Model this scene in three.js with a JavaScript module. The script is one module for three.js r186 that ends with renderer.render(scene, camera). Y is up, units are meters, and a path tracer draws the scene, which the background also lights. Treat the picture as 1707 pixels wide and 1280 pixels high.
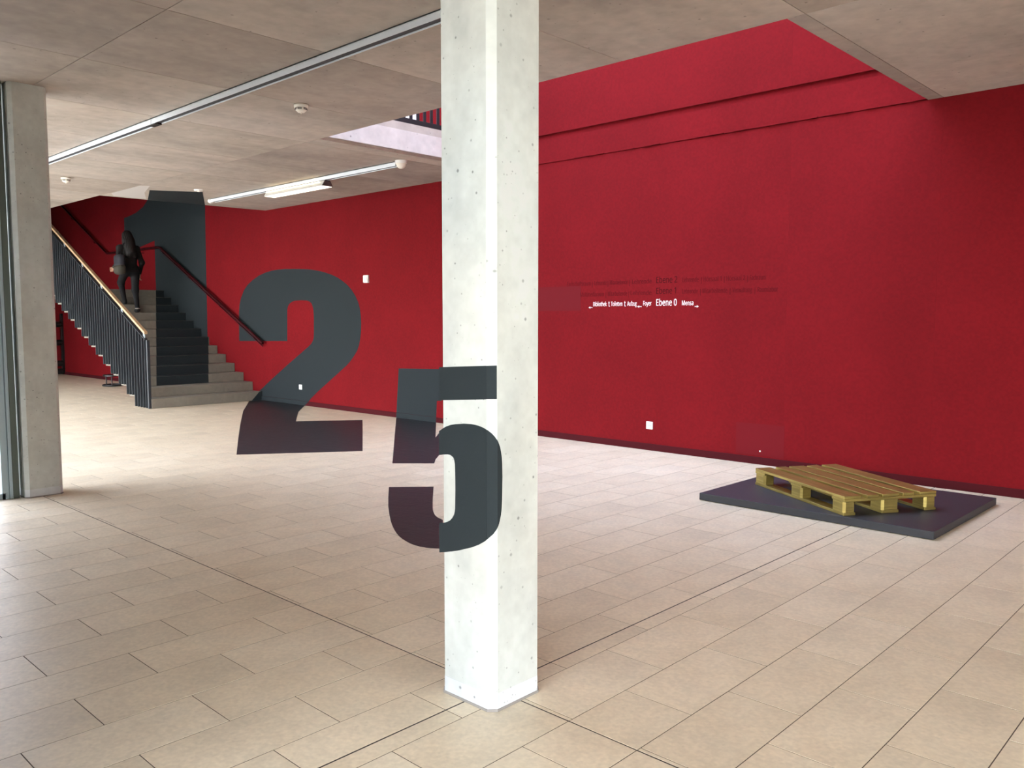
import * as THREE from 'three';
import { RoundedBoxGeometry } from 'three/addons/geometries/RoundedBoxGeometry.js';
import { mergeGeometries, mergeVertices } from 'three/addons/utils/BufferGeometryUtils.js';
import { MarchingCubes } from 'three/addons/objects/MarchingCubes.js';
import { RectAreaLightUniformsLib } from 'three/addons/lights/RectAreaLightUniformsLib.js';
import { FontLoader } from 'three/addons/loaders/FontLoader.js';
import { TextGeometry } from 'three/addons/geometries/TextGeometry.js';

// ------------------------------------------------------------------ camera, sky, exposure
const scene = new THREE.Scene();
const camera = new THREE.PerspectiveCamera(49.26, 1707 / 1280, 0.05, 200);
camera.position.set(0, 1.5, 0);
camera.rotation.order = 'YXZ';
camera.rotation.set(THREE.MathUtils.degToRad(-4.546), THREE.MathUtils.degToRad(43.45), 0);

const renderer = new THREE.WebGLRenderer({ antialias: true });
renderer.toneMapping = THREE.LinearToneMapping;
renderer.toneMappingExposure = 2.4;
renderer.shadowMap.enabled = true;
RectAreaLightUniformsLib.init();

const SKY_STRENGTH = 5.2;
{ // bright overcast: milky near the horizon, bluer overhead
  const W = 128, Hh = 64, d = new Float32Array(W * Hh * 4);
  for (let j = 0; j < Hh; j++) {
    const el = Math.max(0, ((j + 0.5) / Hh - 0.5) * 2);          // 0 at the horizon, 1 overhead
    const k = Math.pow(el, 0.7);
    const c = [1.0 - 0.46 * k, 0.98 - 0.3 * k, 0.93 + 0.12 * k];
    for (let i = 0; i < W; i++) {
      const o = (j * W + i) * 4;
      d[o] = c[0]; d[o + 1] = c[1]; d[o + 2] = c[2]; d[o + 3] = 1;
    }
  }
  const t = new THREE.DataTexture(d, W, Hh, THREE.RGBAFormat, THREE.FloatType);
  t.mapping = THREE.EquirectangularReflectionMapping; t.magFilter = THREE.LinearFilter; t.minFilter = THREE.LinearFilter; t.needsUpdate = true;
  scene.background = t;
  scene.backgroundIntensity = SKY_STRENGTH;
}

// ------------------------------------------------------------------ helpers
function rng(seed) { let a = seed >>> 0; return () => { a = (a + 0x6D2B79F5) >>> 0; let t = a; t = Math.imul(t ^ (t >>> 15), t | 1); t ^= t + Math.imul(t ^ (t >>> 7), t | 61); return ((t ^ (t >>> 14)) >>> 0) / 4294967296; }; }
const taken = new Map();
function numbered(n) { const k = taken.get(n) ?? 0; taken.set(n, k + 1); return k ? n + '_' + String(k).padStart(3, '0') : n; }
function shade(m) { m.castShadow = true; m.receiveShadow = true; return m; }
function thing(name, label, category, pos = [0, 0, 0], turn = 0, group) {
  const o = new THREE.Group(); o.name = numbered(name); o.position.set(...pos); o.rotation.y = turn;
  o.userData = { label, category }; if (group) o.userData.group = group;
  scene.add(o); return o;
}
function struct(name) { const o = new THREE.Group(); o.name = name; o.userData = { kind: 'structure' }; scene.add(o); return o; }
function part(name, geo, mat, parent, label) {
  const m = shade(new THREE.Mesh(geo, mat)); m.name = name; parent.add(m); if (label) m.userData.label = label; return m;
}
// texture coordinates in metres, by the way each face points
function metreUV(g, su = 1, sv = su, du = 0, dv = 0) {
  g = g.index ? g.toNonIndexed() : g;
  g.computeVertexNormals();
  const p = g.attributes.position, n = g.attributes.normal, uv = new Float32Array(p.count * 2);
  for (let i = 0; i < p.count; i++) {
    const ax = Math.abs(n.getX(i)), ay = Math.abs(n.getY(i)), az = Math.abs(n.getZ(i));
    let u, v;
    if (ay >= ax && ay >= az) { u = p.getX(i); v = p.getZ(i); } else if (ax >= az) { u = p.getZ(i) + 1.37; v = p.getY(i); } else { u = p.getX(i); v = p.getY(i); }
    uv[2 * i] = u * su + du; uv[2 * i + 1] = v * sv + dv;
  }
  g.setAttribute('uv', new THREE.BufferAttribute(uv, 2));
  return g;
}
function box(x0, x1, y0, y1, z0, z1, su = 1, sv = su) {
  const g = new THREE.BoxGeometry(x1 - x0, y1 - y0, z1 - z0); g.translate((x0 + x1) / 2, (y0 + y1) / 2, (z0 + z1) / 2);
  return metreUV(g, su, sv);
}
function rbox(x0, x1, y0, y1, z0, z1, r = 0.004, su = 1, seg = 1) {
  const g = new RoundedBoxGeometry(x1 - x0, y1 - y0, z1 - z0, seg, r); g.translate((x0 + x1) / 2, (y0 + y1) / 2, (z0 + z1) / 2);
  const s = g.toNonIndexed ? (g.index ? g.toNonIndexed() : g) : g, keep = s.attributes.normal.clone();
  const m = metreUV(s, su); m.setAttribute('normal', keep); return m;
}
const merge = (l) => mergeGeometries(l.map((g) => { const h = g.index ? g.toNonIndexed() : g; for (const k of Object.keys(h.attributes)) if (!['position', 'normal', 'uv'].includes(k)) h.deleteAttribute(k); return h; }), false);
function tube(pts, r, seg = 24, rad = 10, smooth = 0.1) {
  const c = new THREE.CurvePath(), V = pts.map((p) => new THREE.Vector3(...p));
  let from = V[0];
  for (let i = 1; i < V.length; i++) {
    if (i < V.length - 1) {
      const a = V[i].clone().lerp(V[i - 1], Math.min(0.45, smooth / V[i].distanceTo(V[i - 1]))), b = V[i].clone().lerp(V[i + 1], Math.min(0.45, smooth / V[i].distanceTo(V[i + 1])));
      c.add(new THREE.LineCurve3(from, a)); c.add(new THREE.QuadraticBezierCurve3(a, V[i], b)); from = b;
    } else c.add(new THREE.LineCurve3(from, V[i]));
  }
  return new THREE.TubeGeometry(c, seg, r, rad, false);
}
const cyl = (r0, r1, h, n = 20) => new THREE.CylinderGeometry(r0, r1, h, n);
const at = (g, x, y, z) => g.translate(x, y, z);

// ------------------------------------------------------------------ procedural textures (what the surfaces are made of)
function lattice(seed, n) { const r = rng(seed), a = new Float32Array(n * n); for (let i = 0; i < a.length; i++) a[i] = r(); return a; }
function noise(seed, n) { // tileable value noise over u, v in 0..1 with n cells
  const a = lattice(seed, n);
  return (u, v) => {
    const x = u * n, y = v * n, i = Math.floor(x), j = Math.floor(y); let f = x - i, g = y - j; f = f * f * (3 - 2 * f); g = g * g * (3 - 2 * g);
    const m = (p, q) => a[(((q % n) + n) % n) * n + (((p % n) + n) % n)];
    return (m(i, j) * (1 - f) + m(i + 1, j) * f) * (1 - g) + (m(i, j + 1) * (1 - f) + m(i + 1, j + 1) * f) * g;
  };
}
function streaks(seed, nx, ny, oct) { // stretched tileable noise: nx cells across, ny along
  const l = []; for (let k = 0; k < oct; k++) { const N = Math.max(nx, ny) << k; l.push([lattice(seed + k * 13, N), nx << k, ny << k, N]); }
  return (u, v) => { let s = 0, a = 0.5, t = 0; for (const [A, mx, my, N] of l) {
    const x = u * mx, y = v * my, i = Math.floor(x), j = Math.floor(y); let f = x - i, g = y - j; f = f * f * (3 - 2 * f); g = g * g * (3 - 2 * g);
    const m = (p, q) => A[(((q % my) + my) % my) * N + (((p % mx) + mx) % mx)];
    s += a * ((m(i, j) * (1 - f) + m(i + 1, j) * f) * (1 - g) + (m(i, j + 1) * (1 - f) + m(i + 1, j + 1) * f) * g); t += a; a *= 0.55; } return s / t; };
}
function fbm(seed, n, oct) { const l = []; for (let k = 0; k < oct; k++) l.push(noise(seed + k * 17, n << k)); return (u, v) => { let s = 0, a = 0.5, t = 0; for (const f of l) { s += a * f(u, v); t += a; a *= 0.55; } return s / t; }; }
function texture(size, fn, srgb = true) {
  const d = new Uint8Array(size * size * 4);
  for (let j = 0; j < size; j++) for (let i = 0; i < size; i++) {
    const c = fn((i + 0.5) / size, (j + 0.5) / size, i, j), o = (j * size + i) * 4;
    d[o] = Math.max(0, Math.min(255, c[0])); d[o + 1] = Math.max(0, Math.min(255, c[1])); d[o + 2] = Math.max(0, Math.min(255, c[2])); d[o + 3] = 255;
  }
  const t = new THREE.DataTexture(d, size, size, THREE.RGBAFormat);
  t.wrapS = t.wrapT = THREE.RepeatWrapping; t.magFilter = THREE.LinearFilter; t.minFilter = THREE.LinearMipmapLinearFilter; t.generateMipmaps = true;
  if (srgb) t.colorSpace = THREE.SRGBColorSpace; t.needsUpdate = true; return t;
}
function concreteTexture(seed, base, swing, streak, pores) { // cast concrete: clouds, formwork streaks, dark pores
  const big = fbm(seed, 3, 5), fine = fbm(seed + 90, 48, 3), st = streaks(seed + 200, 12, 2, 4), r = rng(seed + 5);
  const S = 1024, dots = new Float32Array(S * S);
  for (let k = 0; k < pores; k++) {
    const x = r() * S | 0, y = r() * S | 0, rad = 0.6 + r() * r() * 3, a = 0.3 + r() * 0.5;
    for (let q = -4; q <= 4; q++) for (let p = -4; p <= 4; p++) { const dd = Math.hypot(p, q); if (dd < rad) { const o = ((y + q + S) % S) * S + ((x + p + S) % S); dots[o] = Math.max(dots[o], a * (1 - dd / rad * 0.5)); } }
  }
  return texture(S, (u, v, i, j) => {
    const c = (big(u, v) - 0.5) * swing + (fine(u, v) - 0.5) * swing * 0.45 + (st(u, v) - 0.5) * streak;
    const k = (1 + c) * (1 - dots[j * S + i] * 0.5);
    const w = (big(v, u) - 0.5) * 0.05;
    return [base[0] * k * (1 + w), base[1] * k, base[2] * k * (1 - w)];
  });
}
const T = {};
T.ceil = concreteTexture(11, [236, 232, 226], 0.26, 0.2, 260);
T.column = concreteTexture(31, [240, 240, 236], 0.2, 0.16, 900);
T.stair = concreteTexture(51, [230, 228, 222], 0.20, 0.05, 300);
{
  const a = fbm(71, 4, 4), b = fbm(73, 90, 2), c = fbm(75, 10, 3);
  T.tile = texture(1024, (u, v) => { const k = 1 + (a(u, v) - 0.5) * 0.11 + (b(u, v) - 0.5) * 0.10 + (c(u, v) - 0.5) * 0.05, w = (c(v, u) - 0.5) * 0.02; return [238 * k * (1 + w), 236 * k, 232 * k * (1 - w)]; });
  T.tileBump = texture(512, (u, v) => { const k = 128 + (b(u, v) - 0.5) * 120 + (a(u, v) - .5) * 90; return [k, k, k]; }, false);
}
{
  const a = fbm(91, 5, 4), b = fbm(93, 120, 2), r = rng(97), S = 1024, marks = new Float32Array(S * S);
  for (let k = 0; k < 26; k++) { // short pale scuffs
    let x = r() * S, y = r() * S; const n = 3 + r() * r() * 26, dx = 1, dy = (r() - 0.5) * 0.5, s = 0.05 + r() * 0.12;
    for (let q = 0; q < n; q++) { marks[((y | 0) % S + S) % S * S + ((x | 0) % S + S) % S] = s; x += dx; y += dy; }
  }
  T.paint = texture(S, (u, v, i, j) => { const k = 1 + (a(u, v) - 0.5) * 0.10 + (b(u, v) - 0.5) * 0.10, m = marks[j * S + i]; return [236 * k, 232 * k + m * 60, 232 * k + m * 60]; });
  T.paintBump = texture(512, (u, v) => { const k = 128 + (b(u, v) - 0.5) * 200; return [k, k, k]; }, false);
}
{
  const a = fbm(111, 6, 3), b = fbm(113, 30, 2);
  T.ripple = texture(512, (u, v) => { const k = 128 + (a(u * 1, v) - 0.5) * 170 + (b(u, v) - 0.5) * 70; return [k, k, k]; }, false);
}
{
  const a = fbm(131, 3, 4), b = streaks(133, 4, 70, 2);
  T.grain = texture(512, (u, v) => { const k = 1 + (a(u, v) - 0.5) * 0.18 + (b(u, v) - 0.5) * 0.22; return [235 * k, 235 * k, 235 * k]; });
  T.grainBump = texture(512, (u, v) => { const k = 128 + (b(u, v) - 0.5) * 160; return [k, k, k]; }, false);
}
const matt = (color, extra = {}) => new THREE.MeshPhysicalMaterial({ color, roughness: 0.9, specularIntensity: 0.22, ...extra });
const std = (color, roughness, extra = {}) => new THREE.MeshStandardMaterial({ color, roughness, ...extra });
const M = {
  red: matt('#79141a', { map: T.paint, bumpMap: T.paintBump, bumpScale: 0.0006 }),
  redGhost: std('#a8222f', 0.6, { map: T.paint }),
  skirting: matt('#451318'),
  grout: std('#51463a', 0.9),
  joint: std('#1d1a18', 0.7),
  column: std('#c8ccc8', 0.75, { map: T.column }),
  columnFoot: std('#d2d6d9', 0.6, { map: T.column }),
  sealant: std('#8b8781', 0.6),
  slab: std('#b3a9a0', 0.85, { map: T.ceil }),
  slabEdge: std('#cbc3bf', 0.85, { map: T.ceil }),
  stair: std('#8d877b', 0.75, { map: T.stair }),
  white: std('#f1f0ea', 0.5), cream: std('#efe9da', 0.45), dark: std('#16171a', 0.5), black: std('#0c0c0d', 0.45),
  numeral: matt('#2a3032', { bumpMap: T.paintBump, bumpScale: 0.0005 }),
  numeralFilm: new THREE.MeshPhysicalMaterial({ color: '#282a2c', roughness: 0.42, specularIntensity: 0.45, bumpMap: T.ripple, bumpScale: 0.004 }),
  baluster: std('#2b3136', 0.45, { metalness: 0.2 }),
  steel: std('#8f979c', 0.4, { metalness: 0.6 }),
  wood: std('#c4a27a', 0.5, { map: T.grain }),
  rail: matt('#35090e', { roughness: 0.5 }),
  trunking: std('#dfe6ea', 0.4), trunkingSlot: std('#3a3c42', 0.6),
  plinth: std('#2b2d32', 0.5),
  gold: std('#bba862', 0.38, { metalness: 0.85, map: T.grain, bumpMap: T.grainBump, bumpScale: 0.0012 }),
  frame: std('#9fb0b6', 0.45, { metalness: 0.3 }), frameGreen: std('#4f5a52', 0.3, { metalness: 0.2 }),
  glass: new THREE.MeshPhysicalMaterial({ color: '#ffffff', roughness: 0.02, transmission: 1, thickness: 0, ior: 1.45 }),
  ground: std('#c6bdab', 0.95), plaster: std('#f0eff0', 0.8),
};
const tileTints = ['#dccfb5', '#dfd2b8', '#d9ccb2', '#ddd0b6', '#dbceb4', '#e0d4bb'].map((c) => std(c, 0.42, { map: T.tile, bumpMap: T.tileBump, bumpScale: 0.0007 }));
const panelTints = ['#bdb4aa', '#b6aca2', '#c2b9b0', '#b1a79f'].map((c) => std(c, 0.82, { map: T.ceil }));

// ------------------------------------------------------------------ the building: measures in metres
const WALL = -7.9, CEIL = 3.385, FLOOR2 = 3.74, ROOF = 6.4;
const X_END = -26, X_RIGHT = 5, Z_FRONT = 1.35, Z_GLASS = -2.15, X_GLASS = -7.77;
const VOID = { x0: -7.66, x1: -2.5, z1: -5.17 };
const LIGHT = { x0: -9.2, x1: -1.0, z1: -3.6 };   // roof light over the hall
const STAIR_EDGE = -13.6;

// floor: porcelain tiles 30 x 60 in stretcher bond, two dark movement joints
{
  const floor = struct('floor');
  part('screed', merge([box(X_END, X_RIGHT, -0.2, -0.0009, WALL, Z_GLASS), box(-7.9, X_RIGHT, -0.2, -0.0009, Z_GLASS, Z_FRONT)]), M.grout, floor);
  const PX = 0.3065, PZ = 0.6125, JX = -2.317, JZ = -2.333, G = 0.002, B = 0.0003;
  const cells = [];
  for (let n = -78; n <= 24; n++) {
    const xa = -2.225 + n * PX, xb = xa + PX, odd = Math.abs(n % 2) === 1, xm = (xa + xb) / 2;
    const zEnd = xm > -7.9 ? Z_FRONT : Z_GLASS;
    for (let m = -9; m <= 8; m++) {
      const za = (odd ? -2.69 : -2.968) + m * PZ, zb = za + PZ;
      let list = [[Math.max(xa, X_END), Math.min(xb, X_RIGHT), Math.max(za, WALL), Math.min(zb, zEnd)]];
      const cut = (axis, v) => { list = list.flatMap(([a, b, c, d]) => axis === 'x' ? (a < v && v < b ? [[a, v - 0.0022, c, d], [v + 0.0022, b, c, d]] : [[a, b, c, d]]) : (c < v && v < d ? [[a, b, c, v - 0.0018], [a, b, v + 0.0018, d]] : [[a, b, c, d]])); };
      cut('x', JX); cut('z', JZ);
      for (const [a, b, c, d] of list) if (b - a > 0.012 && d - c > 0.012) cells.push({ a, b, c, d });
    }
  }
  function tileGeo(w, l, du, dv) { // top face and four chamfers, origin at the centre of the top
    const x = w / 2 - G, z = l / 2 - G, xi = x - B, zi = z - B, y = -0.0016;
    const P = [[-xi, 0, -zi], [xi, 0, -zi], [xi, 0, zi], [-xi, 0, zi], [-x, y, -z], [x, y, -z], [x, y, z], [-x, y, z]];
    const F = [[0, 3, 2, 1], [0, 1, 5, 4], [1, 2, 6, 5], [2, 3, 7, 6], [3, 0, 4, 7]];
    const pos = []; for (const [i, j, k, q] of F) for (const v of [i, j, k, i, k, q]) pos.push(...P[v]);
    const g = new THREE.BufferGeometry(); g.setAttribute('position', new THREE.Float32BufferAttribute(pos, 3));
    return metreUV(g, 0.8, 0.8, du, dv);
  }
  // which tiles show largest: by size over distance, inside the view
  const f = new THREE.Vector3(-Math.sin(THREE.MathUtils.degToRad(43.45)), 0, -Math.cos(THREE.MathUtils.degToRad(43.45)));
  for (const t of cells) {
    const x = (t.a + t.b) / 2, z = (t.c + t.d) / 2, dist = Math.hypot(x, z), along = x * f.x + z * f.z, side = Math.abs(x * f.z - z * f.x);
    t.show = along > 1.9 && side < along * 0.66 + 0.3 ? (t.b - t.a) * (t.d - t.c) / dist ** 3 : 0;
  }
  cells.sort((p, q) => q.show - p.show);
  const shared = new Map(), r = rng(7), rest = [[], [], []];
  cells.forEach((t, i) => {
    const w = t.b - t.a, l = t.d - t.c, v = Math.floor(r() * 8), tint = Math.floor(r() * tileTints.length);
    const key = w.toFixed(3) + '/' + l.toFixed(3) + '/' + v;
    if (i < 300 && t.show > 0) {
      if (!shared.has(key)) shared.set(key, tileGeo(w, l, v * 0.37, v * 0.61));
      const m = part(i ? 'tile_' + String(i).padStart(3, '0') : 'tile', shared.get(key), tileTints[tint], floor);
      m.position.set((t.a + t.b) / 2, (r() - 0.5) * 0.0004, (t.c + t.d) / 2);
    } else rest[tint % 3].push(at(tileGeo(w, l, v * 0.37, v * 0.61), (t.a + t.b) / 2, 0, (t.c + t.d) / 2));
  });
  rest.forEach((l, k) => { const m = part('tiling', mergeGeometries(l), tileTints[k], floor); m.userData.kind = 'stuff'; });
  part('movement_joint', merge([box(JX - 0.0024, JX + 0.0024, -0.004, -0.0005, WALL, Z_FRONT), box(-7.6, X_RIGHT, -0.004, -0.0005, JZ - 0.0018, JZ + 0.0018)]), M.joint, floor);
}

// ceiling: fair-faced concrete slab showing its formwork panels, open over the hall and over the stairs
{
  const ceiling = struct('ceiling');
  const s = 0.28, top = FLOOR2, y0 = CEIL + 0.03;
  const slabs = [box(X_END, X_RIGHT, y0, top, VOID.z1, Z_GLASS, s), box(-7.9, X_RIGHT, y0, top, Z_GLASS, Z_FRONT, s), box(STAIR_EDGE, VOID.x0, y0, 3.645, WALL, VOID.z1, s), box(VOID.x1, X_RIGHT, y0, top, WALL, VOID.z1, s), box(X_END, -25.2, y0, top, WALL, VOID.z1, s)];
  part('slab', merge(slabs), M.slabEdge, ceiling);
  part('floor_topping', box(STAIR_EDGE, VOID.x0 - 0.025, 3.645, top, WALL, VOID.z1, s), M.slab, ceiling, 'greyer topping layer above the slab edge');
  const xs = [-26, -24.73, -23.33, -21.93, -20.53, -19.13, -17.73, -16.33, -14.93, -13.53, -12.13, -10.73, -9.33, -7.97, -6.595, -5.195, -3.78, -2.375, -0.97, 0.43, 1.83, 3.23, 5];
  const rows = [[WALL, VOID.z1], [VOID.z1, -2.395], [-2.395, 0.37], [0.37, Z_FRONT]], r = rng(23), g = 0.003;
  rows.forEach(([za, zb], row) => {
    for (let i = 0; i + 1 < xs.length; i++) {
      let a = xs[i], b = xs[i + 1], c = za, d = zb;
      if (row === 0) {
        if (b <= VOID.x1 && a >= VOID.x0) continue;
        if (a < VOID.x0 && b > VOID.x0) b = VOID.x0 - 0.05;
        if (a < VOID.x1 && b > VOID.x1) a = VOID.x1;
        if (b <= -13.5) continue;
        if (i === 9) a = -13.6;
      }
      if (row === 2 && (a + b) / 2 < -7.9) { c = -2.395; d = Z_GLASS; }
      if (row === 3 && (a + b) / 2 < -7.9) continue;
      const v = Math.floor(r() * panelTints.length);
      if (row === 0 && i === 9) { // the panel along the stair opening: its edge runs slightly out of square
        const sh = new THREE.Shape([[-13.5, -WALL], [b, -WALL], [b, -d], [-13.7, -d]].map((p) => new THREE.Vector2(...p)));
        const q = new THREE.ExtrudeGeometry(sh, { depth: 0.03, bevelEnabled: false }); q.rotateX(-Math.PI / 2); q.translate(0, CEIL, 0);
        part('formwork_panel', metreUV(q, s), panelTints[v], ceiling); continue;
      }
      part('formwork_panel', metreUV(box(a + g, b - g, CEIL, CEIL + 0.032, c + g, d - g), s, s, r() * 3, r() * 3), panelTints[v], ceiling);
    }
  });
  const fill = new THREE.Shape([[-13.33, 5.2], [-12.3, 5.19], [-12.2, 5.3], [-12.9, 5.52], [-13.55, 5.82], [-13.6, 5.34]].map((p) => new THREE.Vector2(...p)));
  const q = new THREE.ExtrudeGeometry(fill, { depth: 0.0012, bevelEnabled: false }); q.rotateX(-Math.PI / 2); q.translate(0, CEIL - 0.0012, 0);
  part('filler_patch', q, std('#cbc6c0', 0.8), ceiling, 'smooth whitish filler patch beside the stair opening');
}

// the long red wall with its two horizontal casting joints
{
  const wall = struct('wall_back'), s = 0.4, z0 = WALL - 0.3;
  part('core', box(X_END, X_RIGHT, -0.2, ROOF, z0, WALL - 0.03), M.red, wall);
  const seams = [X_END, -19.2, -13.4, -8.9, -3.745, -2.37, X_RIGHT];
  for (let i = 0; i + 1 < seams.length; i++) {
    const a = seams[i] + 0.0003, b = seams[i + 1] - 0.0003, du = i * 0.31;
    if (b < -8.5) { part('wall_panel', metreUV(box(a, b, -0.2, ROOF, WALL - 0.03, WALL), s, s, du), M.red, wall); continue; }
    part('wall_panel', metreUV(box(a, b, -0.2, CEIL + 0.002, WALL - 0.03, WALL), s, s, du), M.red, wall);
    part('wall_panel', metreUV(box(a, b, CEIL + 0.012, 3.672, WALL - 0.03, WALL + 0.004), s, s, du), M.red, wall);
    part('wall_panel', metreUV(box(a, b, 3.732, ROOF, WALL - 0.03, WALL + 0.012), s, s, du), M.red, wall);
    part('groove_back', box(a, b, 3.66, 3.74, WALL - 0.03, WALL - 0.012, s), M.red, wall);
  }
  // ragged lip left by the casting joint at ceiling height
  const r = rng(41), lip = [];
  for (let x = VOID.x0; x < VOID.x1; x += 0.11) lip.push(box(x, x + 0.11, CEIL + 0.004 + r() * 0.004, CEIL + 0.014 + r() * 0.01, WALL - 0.02, WALL + 0.006 + r() * 0.012));
  part('casting_lip', merge(lip), M.red, wall);
  part('overpainted_patch', box(-4.263, -3.735, 0.088, 0.415, WALL, WALL + 0.001), matt('#6a161c'), wall, 'slightly greyer overpainted rectangle low on the red wall');
  part('overpainted_patch', box(-7.05, -6.348, 1.58, 1.874, WALL, WALL + 0.001), matt('#66181d'), wall, 'slightly greyer overpainted rectangle beside the lettering');
  part('wall_plug', at(new THREE.SphereGeometry(0.009, 10, 8), -3.991, 0.137, WALL + 0.002), M.white, wall, 'small white plug in the wall');
  const bb = struct('baseboard_back');
  part('baseboard', rbox(-13.745, X_RIGHT, 0, 0.075, WALL, WALL + 0.015, 0.003), M.skirting, bb);
  part('baseboard', rbox(X_END, -14.35, 0, 0.075, WALL, WALL + 0.015, 0.003), M.skirting, bb);
}
// remaining shell
{
  const left = struct('wall_left'); part('wall', box(X_END - 0.3, X_END, -0.2, ROOF, WALL - 0.3, Z_GLASS + 0.1, 0.4), M.red, left);
  const right = struct('wall_right'); part('wall', merge([box(X_RIGHT, X_RIGHT + 0.3, -0.2, FLOOR2, WALL - 0.3, -4, 0.3), box(X_RIGHT, X_RIGHT + 0.3, -0.2, FLOOR2, -1, Z_FRONT + 0.3, 0.3), box(X_RIGHT, X_RIGHT + 0.3, 2.6, FLOOR2, -4, -1, 0.3)]), M.column, right);
  const front = struct('wall_front'); part('wall', merge([box(X_GLASS - 0.1, -2.4, -0.2, FLOOR2, Z_FRONT, Z_FRONT + 0.3, 0.3), box(-2.4, X_RIGHT + 0.3, 3.1, FLOOR2, Z_FRONT, Z_FRONT + 0.3, 0.3)]), M.column, front);
  part('wall_far', box(X_END - 0.3, -20.6, -0.2, FLOOR2, Z_GLASS - 0.1, Z_GLASS + 0.2, 0.3), M.column, front);
  part('wall_return', box(X_GLASS - 0.15, X_GLASS + 0.05, -0.2, FLOOR2, -0.95, Z_FRONT, 0.3), M.column, front);
  const porch = struct('wall_porch'); part('wall', box(-2.55, -2.4, 0, CEIL, -0.45, Z_FRONT, 0.3), M.column, porch);   // side of the entrance lobby
  // storey above the hall: pale gallery round the opening, roof light over it
  const up = struct('wall_upper');
  part('wall', merge([box(-9.5, -9.3, FLOOR2, ROOF, WALL, -2.6, 0.3)]), M.plaster, up);
  part('wall', merge([box(-0.9, -0.7, FLOOR2, ROOF, WALL, -2.6, 0.3), box(-9.3, -0.9, FLOOR2, ROOF, -2.8, -2.6, 0.3)]), M.red, up);
  part('roof', merge([box(-9.5, LIGHT.x0, ROOF, ROOF + 0.25, WALL - 0.3, -2.6, 0.3), box(LIGHT.x1, -0.7, ROOF, ROOF + 0.25, WALL - 0.3, -2.6, 0.3), box(LIGHT.x0, LIGHT.x1, ROOF, ROOF + 0.25, LIGHT.z1, -2.6, 0.3), box(LIGHT.x0, LIGHT.x1, ROOF, ROOF + 0.25, WALL - 0.3, WALL, 0.3)]), M.slab, up);
  // stair shaft above the stair opening
  const shaft = struct('wall_shaft');
  part('wall', merge([box(-13.6, -13.4, FLOOR2, ROOF, WALL, -5.0, 0.3), box(X_END, -13.4, FLOOR2, ROOF, -5.17, -5.0, 0.3)]), M.red, shaft);
  part('roof', box(X_END - 0.3, -13.4, ROOF, ROOF + 0.25, WALL - 0.3, -5.0, 0.3), M.slab, shaft);
  const g = struct('ground'); part('paving', box(-70, 40, -0.6, -0.2, -60, 70), M.ground, g);
}
// glazed fronts
function glazing(name, axis, fixed, a, b, n, top, mat = M.frame) {
  const w = struct(name), st = (b - a) / n, mk = (u0, u1, y0, y1, t) => axis === 'x' ? box(u0, u1, y0, y1, fixed - t, fixed + t) : box(fixed - t, fixed + t, y0, y1, u0, u1);
  for (let i = 0; i <= n; i++) { const u = a + i * st; part('mullion', mk(u - 0.025, u + 0.025, 0, top, 0.035), mat, w); }
  part('sill', mk(a, b, 0, 0.05, 0.035), mat, w); part('head', mk(a, b, top - 0.05, top, 0.035), mat, w);
  for (let i = 0; i < n; i++) part('pane', mk(a + i * st + 0.025, a + (i + 1) * st - 0.025, 0.05, top - 0.05, 0.003), M.glass, w);
  return w;
}
glazing('window_1', 'x', Z_GLASS, -20.6, -7.95, 9, CEIL);
glazing('window_5', 'z', X_RIGHT + 0.15, -4, -1, 2, 2.6);
glazing('window_2', 'z', X_GLASS, -2.08, -0.95, 1, CEIL);
glazing('window_3', 'x', Z_FRONT + 0.1, -2.35, X_RIGHT - 0.05, 6, 3.1);
{
  const w = struct('window_4'), n = 6, st = (LIGHT.x1 - LIGHT.x0) / n;
  for (let i = 0; i <= n; i++) { const x = LIGHT.x0 + i * st; part('glazing_bar', box(x - 0.03, x + 0.03, ROOF + 0.1, ROOF + 0.2, WALL, LIGHT.z1), M.frame, w); }
  for (let i = 0; i < n; i++) part('pane', box(LIGHT.x0 + i * st + 0.03, LIGHT.x0 + (i + 1) * st - 0.03, ROOF + 0.15, ROOF + 0.156, WALL, LIGHT.z1), M.glass, w);
}
// the steel door post against the far column
{
  const post = thing('door_post', 'pale steel door post standing against the concrete column by the glass front', 'door post', [-7.768, 0, -2.143]);
  part('profile', rbox(-0.053, 0.053, 0, CEIL, 0.012, 0.036, 0.002), M.frame, post);
  part('side_face', rbox(-0.05, 0.053, 0, CEIL, -0.036, 0.011, 0.002), M.frameGreen, post, 'dark green-grey side of the post');
  for (const y of [0.79, 0.634, 0.494, 0.94]) { const p = part('switch_plate', rbox(-0.075, -0.03, y - 0.032, y + 0.032, 0.034, 0.048, 0.003), M.white, post, 'small white plate'); part('dot', at(cyl(0.006, 0.006, 0.004, 10).rotateX(Math.PI / 2), -0.05, y, 0.05), M.black, p); }
}
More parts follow.
